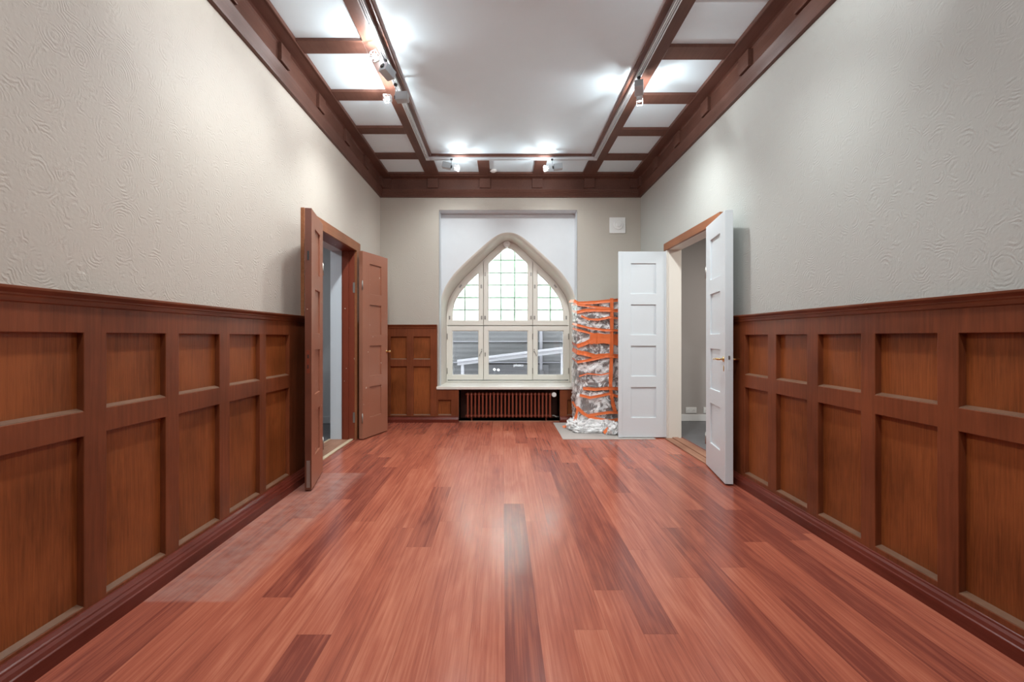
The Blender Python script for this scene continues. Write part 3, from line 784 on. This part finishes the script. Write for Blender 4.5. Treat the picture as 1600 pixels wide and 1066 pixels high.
bm = bmesh.new(); box(bm, -.93, 1.09, 6.478, 6.56, .462, .505); box(bm, NX0+.006, NX1-.006, 6.555, YW+.06, .462, .505)
build('window_sill', bm, M['cream'], win, .008, seg=3)
# round lamp-like fitting at the top of the arch
r = empty('smoke_detector', (.065, 7.085, 2.632), label='white round detector at the tip of the arched window', category='detector')
bm = bmesh.new(); tube(bm, [(0, .008, 0), (0, -.018, 0), (0, -.030, 0)], [.056, .056, .042], 28); build('housing', bm, M['wplastic'], r, smooth=False, bevel=.002)
bm = bmesh.new(); tube(bm, [(0, -.029, 0), (0, -.036, 0)], [.024, .018], 20); build('cap', bm, M['wplastic'], r)
# ------------------------------------------------------------------ outdoors beyond the lower panes
bd = empty('neighbouring_building', (0, 9.5, -.6), label='grey sided building across the yard behind the lower window panes', category='building')
bx('siding', (-5, 5, 0, .3, 0, 3.0), M['facade'], bd)
bx('ledge', (-5, 5, -.06, 0, 1.27, 1.29), M['outgrey'], bd, .004)
bx('ledge', (-5, 5, -.03, 0, 1.70, 1.72), M['outgrey'], bd, .004)
bx('shop_front', (-.30, .95, -.05, 0, .60, 1.24), M['outdark'], bd, .004)
bx('corner_post', (.76, .82, -.07, 0, .6, 3.0), M['outgrey'], bd, .004)
tcv = bpy.data.curves.new('lettering', 'FONT'); tcv.body = 'photo'; tcv.size = .085; tcv.extrude = .004; tcv.align_x = 'CENTER'
tob = bpy.data.objects.new('lettering', tcv); COL.objects.link(tob); tob.parent = bd; tob.location = (.33, -.058, 1.20); tob.rotation_euler = (PI/2, 0, 0)
tcv.materials.append(plain('sign_white', (.5, .5, .5), .5))
bpy.context.view_layer.update()
lme = bpy.data.meshes.new_from_object(tob); lme.name = 'lettering'
lob = bpy.data.objects.new('lettering', lme); COL.objects.link(lob); lob.parent = bd; lob.matrix_basis = tob.matrix_basis.copy()
bpy.data.objects.remove(tob)
bm = bmesh.new()
P = [(-.9, .66), (-.9, .74), (1.3, 1.035), (1.3, .955)]
plate(bm, [(x, z) for x, z in [(-.9, .705), (-.9, .745), (1.3, 1.015), (1.3, .975)]], 9.16, 9.30)
plate(bm, [(x, z) for x, z in [(-.9, .635), (-.9, .705), (1.3, .975), (1.3, .895)]], 9.20, 9.30)
for x_ in (-.8, 1.2): box(bm, x_-.03, x_+.03, 9.22, 9.28, -.6, .66+(x_+.9)*.13)
build('handrail', bm, M['outwhite'], label='white sloping rail outside the centre lower window pane', category='rail')
for x, z in ((-.16, .55), (-.08, .54)):
    r = empty('garden_lamp', (x, 9.25, -.6), label='small white globe lamp outside the centre window pane, %s of the two' % ('left' if x < -.1 else 'right'), category='lamp', group='globe lamps in the yard')
    bm = bmesh.new(); tube(bm, [(0, 0, 0), (0, 0, z+.6)], .008, 8); build('pole', bm, M['outdark'], r)
    bm = bmesh.new(); sphere(bm, (0, 0, z+.6), .026); build('globe', bm, M['wplastic'], r, smooth=True)
mb = empty('letter_box', (.80, 9.38, -.6), label='dark box on a post seen at the bottom of the right lower pane', category='box')
bx('box', (-.04, .04, -.04, .04, .98, 1.12), M['outdark'], mb, .004); bx('post', (-.01, .01, -.01, .01, 0, .98), M['outdark'], mb)
bx('ground', (-8, 8, 7.4, 14, -.7, -.6), M['outgrey'], None, 0, **ST, label='grey paving of the yard outside')
# ------------------------------------------------------------------ radiator
rad = empty('radiator', (0, 6.60, 0), label='reddish brown cast iron radiator of many columns under the window sill', category='radiator')
n = 23; xa = (731-785)/109.5; pitch = .0533
for k in range(n):
    x = xa+k*pitch
    bm = bmesh.new()
    for yy in (-.045, .045):
        tube(bm, [(x, yy, .055), (x, yy, .075), (x, yy, .39), (x, yy, .41)], [.010, .0135, .0135, .010], 10)
    for z in (.075, .385):
        tube(bm, [(x, -.058, z), (x, -.03, z), (x, .03, z), (x, .058, z)], [.012, .021, .021, .012], 10)
        tube(bm, [(x-.0268, 0, z), (x-.012, 0, z), (x+.012, 0, z), (x+.0268, 0, z)], [.014, .022, .022, .014], 10)
    build('column', bm, M['rad'], rad, smooth=True)
for k in (1, n-2):
    bm = bmesh.new(); tube(bm, [(xa+k*pitch, 0, 0), (xa+k*pitch, 0, .06)], .012, 8); build('foot', bm, M['rad'], rad)
for z in (.075, .385):
    bm = bmesh.new(); tube(bm, [(xa-.035, 0, z), (xa-.02, 0, z)], [.012, .022], 8); build('end_plug', bm, M['rad'], rad)
xe = xa+(n-1)*pitch
bm = bmesh.new(); tube(bm, [(xe+.02, 0, .385), (xe+.055, 0, .385)], .012, 10); tube(bm, [(xe+.045, 0, .385), (xe+.045, 0, .34)], .009, 8); build('valve_body', bm, M['steel'], rad)
bm = bmesh.new(); tube(bm, [(xe+.045, -.006, .385), (xe+.05, -.05, .385), (xe+.053, -.085, .385)], [.02, .034, .032], 20); build('thermostat_knob', bm, M['wplastic'], rad, .002, label='white thermostat knob')
bm = bmesh.new(); tube(bm, [(xe+.02, 0, .075), (xe+.06, 0, .075), (xe+.09, 0, .06), (xe+.13, 0, .06)], .010, 8); build('return_pipe', bm, M['steel'], rad, smooth=True)
bx('trim_22', (-.617, .811, YB-.005, YB+.012, 0, .012), M['threshold'], None, .002, **ST, label='thin worn strip on the floor in front of the radiator recess')
# ------------------------------------------------------------------ vent, ceiling rounds
v = empty('air_vent', (1.632, YB, 2.787), label='white square air vent with round valve, high on the end wall', category='vent')
bx('vent_plate', (-.113, .113, -.014, 0, -.113, .113), M['wplastic'], v, .004)
bm = bmesh.new()
for r0, r1, y0, y1 in ((.068, .062, -.013, -.026), (.062, .045, -.026, -.022), (.036, .030, -.015, -.038)): tube(bm, [(.012, y0, .004), (.012, y1, .004)], [r0, r1], 32)
build('valve_disc', bm, M['wplastic'], v, .002)
v = empty('smoke_detector', (-.125, 6.24, ZC), label='small white round detector in the middle coffer at the end of the ceiling', category='detector')
bm = bmesh.new(); tube(bm, [(0, 0, 0), (0, 0, -.018), (0, 0, -.028)], [.048, .046, .03], 28); build('housing', bm, M['wplastic'], v, .002)
v = empty('ceiling_rose', (.09, 3.02, ZC), label='white round cover in the middle of the ceiling at the top picture edge', category='ceiling rose')
bm = bmesh.new(); tube(bm, [(0, 0, 0), (0, 0, -.012), (0, 0, -.024)], [.078, .076, .04], 32); build('cover', bm, M['ceil'], v, .002)
# ------------------------------------------------------------------ lighting track and spotlights
TX0, TX1, TY = -.932, 1.158, 5.735
tr = empty('lighting_track', (0, 0, 3.44), label='long aluminium lighting track following three sides of the ceiling field', category='lighting track')
def rail(along, c, a_, b_):
    pr = [(-.020, 0), (-.020, -.032), (-.012, -.032), (-.012, -.010), (-.003, -.010), (-.003, -.028), (.003, -.028), (.003, -.010), (.012, -.010), (.012, -.032), (.020, -.032), (.020, 0)]
    bm = bmesh.new(); f = (lambda t, p: (c+p[0], t, p[1])) if along == 'y' else (lambda t, p: (t, c+p[0], p[1]))
    A = [bm.verts.new(f(a_, p)) for p in pr]; B = [bm.verts.new(f(b_, p)) for p in pr]; n = len(pr)
    for k in range(n): bm.faces.new([A[k], A[(k+1) % n], B[(k+1) % n], B[k]])
    bm.faces.new(A); bm.faces.new(B[::-1]); build('rail', bm, M['alu'], tr)
rail('y', TX0, -1.2, TY-.0201); rail('y', TX1, -1.2, TY-.0201); rail('x', TY, TX0-.02, TX1+.02)
for x in (TX0, TX1): bx('corner_joint', (x-.021, x+.021, TY-.021, TY+.021, -.034, -.001), M['alu'], tr, .001)
def spotlight(x, y, boxp, bulbp, label, aim, leak=3.0, beam_e=60):
    """mount at (x, y) on the track; boxp/bulbp = centres of transformer box and bulb relative to the mount"""
    z = 3.408
    root = empty('track_spotlight', (x, y, z), label=label, category='spotlight', group='spotlights on the ceiling track')
    bp_, lp_ = Vector(boxp), Vector(bulbp)
    d = (lp_-bp_).normalized()
    q = d.to_track_quat('X', 'Z').to_matrix()
    joint = bp_+d*.066
    bm = bmesh.new(); tube(bm, [(0, 0, -.0005), (0, 0, -.008), (0, 0, -.02)], [.016, .016, .010], 14); build('mount', bm, M['black'], root)
    bm = bmesh.new(); tube(bm, [(0, 0, -.018), (0, 0, joint.z*.6), tuple(joint)], .0045, 8); build('stem', bm, M['grey'], root, smooth=True)
    bm = bmesh.new(); vv = box(bm, -.056, .05, -.036, .036, -.036, .036)
    for v_ in vv: v_.co = q @ v_.co + bp_
    build('transformer_box', bm, M['grey'], root, .004)
    bm = bmesh.new(); vv = box(bm, .05, .064, -.014, .014, -.014, .014)
    for v_ in vv: v_.co = q @ v_.co + bp_
    build('bracket', bm, M['black'], root, .002)
    bm = bmesh.new()
    base = lp_-d*.034
    L = q
    def T(px, py, pz): return L @ Vector((px, py, pz)) + lp_
    vs_ = box(bm, -.040, -.030, -.024, .024, -.024, .024)
    for v_ in vs_: v_.co = T(*v_.co)
    # flared petals of the reflector, open between them
    for k in range(10):
        a0 = 2*PI*k/10; a1 = a0+2*PI/10*.55
        q0 = [(-.030, .012*math.cos(a0), .012*math.sin(a0)), (-.030, .012*math.cos(a1), .012*math.sin(a1)), (-.006, .024*math.cos(a1), .024*math.sin(a1)), (-.006, .024*math.cos(a0), .024*math.sin(a0))]
        f0 = [bm.verts.new(T(*p)) for p in q0]; f1 = [bm.verts.new(T(p[0]+.0008, p[1]*1.05, p[2]*1.05)) for p in q0]
        bm.faces.new(f0); bm.faces.new(f1[::-1])
        for i in range(4): bm.faces.new([f0[i], f0[(i+1) % 4], f1[(i+1) % 4], f1[i]])
    for sy in (-1, 1):
        for sz in (-1, 1):
            tube(bm, [T(-.032, sy*.022, sz*.022), T(.022, sy*.026, sz*.026)], .0016, 6)
    for p, r_ in (((-1, -1), (1, -1)), ((1, -1), (1, 1)), ((1, 1), (-1, 1)), ((-1, 1), (-1, -1))):
        tube(bm, [T(.022, p[0]*.026, p[1]*.026), T(.022, r_[0]*.026, r_[1]*.026)], .0018, 6)
    build('lamp_head', bm, M['alu'], root)
    bm = bmesh.new(); sphere(bm, tuple(T(-.006, 0, 0)), .0105, seg=12); build('bulb', bm, M['bulb'], root, smooth=True)
    wp = Vector((x, y, z))+T(.012, 0, 0)
    light('halogen_leak', 'POINT', tuple(Vector((x, y, z))+T(.008, 0, .0)), leak*1.35, (.94, .98, 1), shadow_soft_size=.006)
    a_ = Vector(aim)
    light('halogen_beam', 'SPOT', tuple(Vector((x, y, z))+T(.030, 0, 0)), beam_e, (.93, .985, 1), a_, spot_size=2.3, spot_blend=1.0, shadow_soft_size=.05)
    return root
spotlight(TX0, 3.67, (.03, -.06, -.125), (-.04, -.18, -.075), 'track spotlight on the left rail nearest the viewer, glaring brightly', (-1.1, 2.4, .3), 4.5, 34)
spotlight(TX0, 4.02, (.054, .0, -.115), (-.079, .01, -.120), 'track spotlight on the left rail, the farther of its two, turned to the left wall', (-1.0, 5.0, .4), 6, 58)
spotlight(TX1, 3.91, (-.005, -.02, -.105), (.035, .10, -.155), 'single track spotlight on the right rail', (1.5, 5.0, .6), 6, 62)
spotlight(-.631, TY-.03, (-.055, 0, -.085), (.071, 0, -.115), 'left track spotlight on the far rail above the window', (-.9, 6.4, 1.2), 3.5, 32)
spotlight(.615, TY-.03, (.07, 0, -.10), (-.078, 0, -.118), 'right track spotlight on the far rail above the window', (1.2, 6.4, 1.2), 3.5, 32)
spotlight(TX0, 2.35, (.05, -.03, -.115), (-.07, .03, -.120), 'added unseen track spotlight on the left rail above the picture edge, second from the viewer', (-.3, 3.6, 0), 7, 55)  # this pair and the next are added out of view as fill light
spotlight(TX1, 2.35, (-.05, -.03, -.115), (.07, .03, -.120), 'added unseen track spotlight on the right rail above the picture edge, second from the viewer', (.6, 3.6, 0), 7, 55)
spotlight(TX0, .6, (.05, .03, -.115), (.0, -.08, -.120), 'added unseen track spotlight on the left rail behind the viewer', (.2, 2.4, 0), 5, 60)  # added pair behind the camera, brightens the near room
spotlight(TX1, .6, (-.05, .03, -.115), (.0, -.08, -.120), 'added unseen track spotlight on the right rail behind the viewer', (.2, 2.4, 0), 5, 60)
# ------------------------------------------------------------------ wrapped stove with tape, and the board below it
bx('floor_protection_board', (.71, 1.80, 5.40, 6.44, .0, .006), M['board'], None, .001, label='grey protective board on the floor under the wrapped stove', category='board')
WX0, WX1, WY0, WY1, WZ = .985, 1.62, 5.99, 6.42, 1.655
ws = empty('wrapped_stove', (0, 0, .006), label='tall object wrapped in clear plastic and orange tape, right of the window', category='wrapped stove')
bx('body', (WX0+.01, WX1-.02, WY0+.02, WY1, 0, WZ-.01), M['stovebody'], ws, .02, label='dark patterned body glimpsed through the film')
def crumple(name, mat, dims, res, amp, parent, scale=7.0, seed=0, sag=True):
    x0, x1, y0, y1, z0, z1 = dims; bm = bmesh.new()
    per = [(x0, y1), (x0, y0), (x1, y0), (x1, y1)]; path = []
    for (ax, ay), (bx_, by_) in zip(per, per[1:]):
        n = max(2, int(math.hypot(bx_-ax, by_-ay)/res))
        for k in range(n): path.append((ax+(bx_-ax)*k/n, ay+(by_-ay)*k/n))
    path.append(per[-1]); nz = int((z1-z0)/res); rows = []
    cx, cy = (x0+x1)/2, (y0+y1)/2
    for j in range(nz+1):
        z = z0+(z1-z0)*j/nz; rw = []
        for (px, py) in path:
            p = Vector((px*scale, py*scale, z*scale*1.3+seed)); d = Vector((px-cx, py-cy, 0)).normalized()
            h = abs(mnoise.noise(p))*1.6+.6*abs(mnoise.noise(p*2.7))+.35*abs(mnoise.noise(p*6))
            bulge = .010*math.sin(PI*min(1, max(0, (z-.15)/.7)))*(1 if z < .85 else 0) if sag else 0
            h = amp*(1.0-h)+bulge
            rw.append(bm.verts.new((px+d.x*h, py+d.y*h, z)))
        rows.append(rw)
    for A, B in zip(rows, rows[1:]):
        for k in range(len(A)-1): bm.faces.new([A[k], A[k+1], B[k+1], B[k]])
    bm.faces.new(rows[-1])
    return build(name, bm, mat, parent, smooth=True)
crumple('plastic_wrap', M['wrap'], (WX0, WX1, WY0, WY1, .02, WZ), .022, .030, ws)
def px2(px, py, Y): s = 720/Y; return ((px-785)/s, 1.2+(527-py)/s-.006)
tapes = [  # centre line in photo pixels + width, turned into metres on the front face of the stove
    ([(897, 470.5), (904, 474), (930, 472.5), (966, 469)], 5), ([(902, 476), (925, 479.5), (955, 482)], 3.2), ([(902, 488), (915, 485), (940, 484.5), (966, 485.5)], 5),
    ([(908, 494), (920, 499), (935, 499.5), (952, 496), (966, 497.5)], 3.4), ([(902, 508), (922, 513), (945, 516), (966, 516.5)], 3.6),
    ([(922, 529), (940, 529), (966, 531)], 17), ([(902, 515.5), (925, 521.5)], 3.5), ([(902, 541), (914, 537), (926, 531)], 6.5),
    ([(902, 550.5), (914, 552.5), (930, 557), (950, 555.5), (966, 557)], 6.5), ([(902, 566), (922, 562.5), (945, 557.5)], 4),
    ([(911, 607), (930, 608.5), (950, 607), (966, 607.5)], 4.8), ([(906, 617.5), (922, 621.5), (938, 618.5), (952, 615.5), (966, 620)], 4.2),
    ([(902, 637), (911, 646), (922, 652), (940, 656), (955, 658), (966, 655.5)], 5), ([(916, 650), (935, 647), (952, 644.5), (966, 645)], 4.2),
    ([(903, 638), (900, 650), (897.5, 661)], 4), ([(956, 466), (956, 500), (955.5, 560), (954, 600), (955, 616), (958.5, 634), (962, 646)], 5.6),
    ([(905, 588), (918, 584), (940, 586), (952, 583)], 2.2)]
for k, (pts, wpx) in enumerate(tapes):
    bm = bmesh.new(); Yt = WY0-.043-.0015*(k % 5); s = 720/Yt; P = [Vector(px2(a_, b_, Yt)) for a_, b_ in pts]
    D = []
    for a_, b_ in zip(P, P[1:]):
        for t_ in range(6): D.append(a_.lerp(b_, t_/6))
    D.append(P[-1]); L = []
    wrap_left = pts[0][0] <= 904 and abs(pts[0][1]-pts[-1][1]) < 25
    for i, p in enumerate(D):
        d = (D[min(i+1, len(D)-1)]-D[max(i-1, 0)]).normalized(); nn = Vector((-d.y, d.x))
        hw = wpx/s/2*(1+.22*mnoise.noise(Vector((i*.5, k*3.1, 0))))
        wob = .006*mnoise.noise(Vector((i*.7, k*5.3, 2)))
        L.append([(p.x+nn.x*hw*q_, Yt+wob+(.003 if q_ == 0 else 0), p.y+nn.y*hw*q_) for q_ in (-1, 0, 1)])
    if wrap_left:   # carry the tape round the left corner
        f = L[0]; L.insert(0, [(x-.004, y+.05, z+.004) for x, y, z in f]); L.insert(0, [(x-.002, y+.40, z+.03) for x, y, z in f])
    V = [[bm.verts.new(p) for p in r_] for r_ in L]; W = [[bm.verts.new((p[0], p[1]+.0012, p[2])) for p in r_] for r_ in L]
    for A, B in zip(V, V[1:]):
        for q_ in (0, 1): bm.faces.new([A[q_], A[q_+1], B[q_+1], B[q_]])
    for A, B in zip(W, W[1:]):
        for q_ in (0, 1): bm.faces.new([A[q_+1], A[q_], B[q_], B[q_+1]])
    build('tape_strip', bm, M['tape'], ws, smooth=False)
# loose film heaped round the foot
def heap(name, c, r, mat, seed, amp=.5, parent=ws):
    bm = bmesh.new(); bmesh.ops.create_icosphere(bm, subdivisions=5, radius=1)
    for v_ in bm.verts:
        p = v_.co.copy(); h = 1+amp*(abs(mnoise.noise(p*2.3+Vector((seed, 0, 0))))*-1+.3+.5*mnoise.noise(p*5+Vector((0, seed, 0)))*.6+.25*mnoise.noise(p*11))
        v_.co = Vector((c[0]+p.x*r[0]*h, c[1]+p.y*r[1]*h, max(.002, c[2]+p.z*r[2]*h)))
    return build(name, bm, mat, parent, smooth=True)
heap('loose_film', (1.20, 5.93, .03), (.30, .16, .10), M['wrap2'], 3)
heap('loose_film', (.94, 6.0, .04), (.10, .13, .10), M['wrap2'], 9)
heap('loose_film', (1.37, 5.72, .03), (.11, .12, .11), M['wrap2'], 5)
heap('loose_film', (1.12, 5.80, .015), (.22, .09, .05), M['wrap2'], 15)
for pts in ([(942, 677), (947, 671), (952, 667)], [(950, 668), (953, 674), (953, 680)], [(886, 665), (878, 667.5)]):
    bm = bmesh.new(); Yt = 5.66 if pts[0][0] > 900 else 6.05; D = [px2(a_, b_, Yt) for a_, b_ in pts]
    A = []
    for i, (x, z) in enumerate(D): A.append([bm.verts.new((x, Yt, max(.004, z)+.014)), bm.verts.new((x+.022, Yt-.012, max(.002, z-.012)))])
    for a_, b_ in zip(A, A[1:]): bm.faces.new([a_[0], a_[1], b_[1], b_[0]])
    o = build('tape_end', bm, M['tape'], ws)
    sm = o.modifiers.new('thickness', 'SOLIDIFY'); sm.thickness = .002
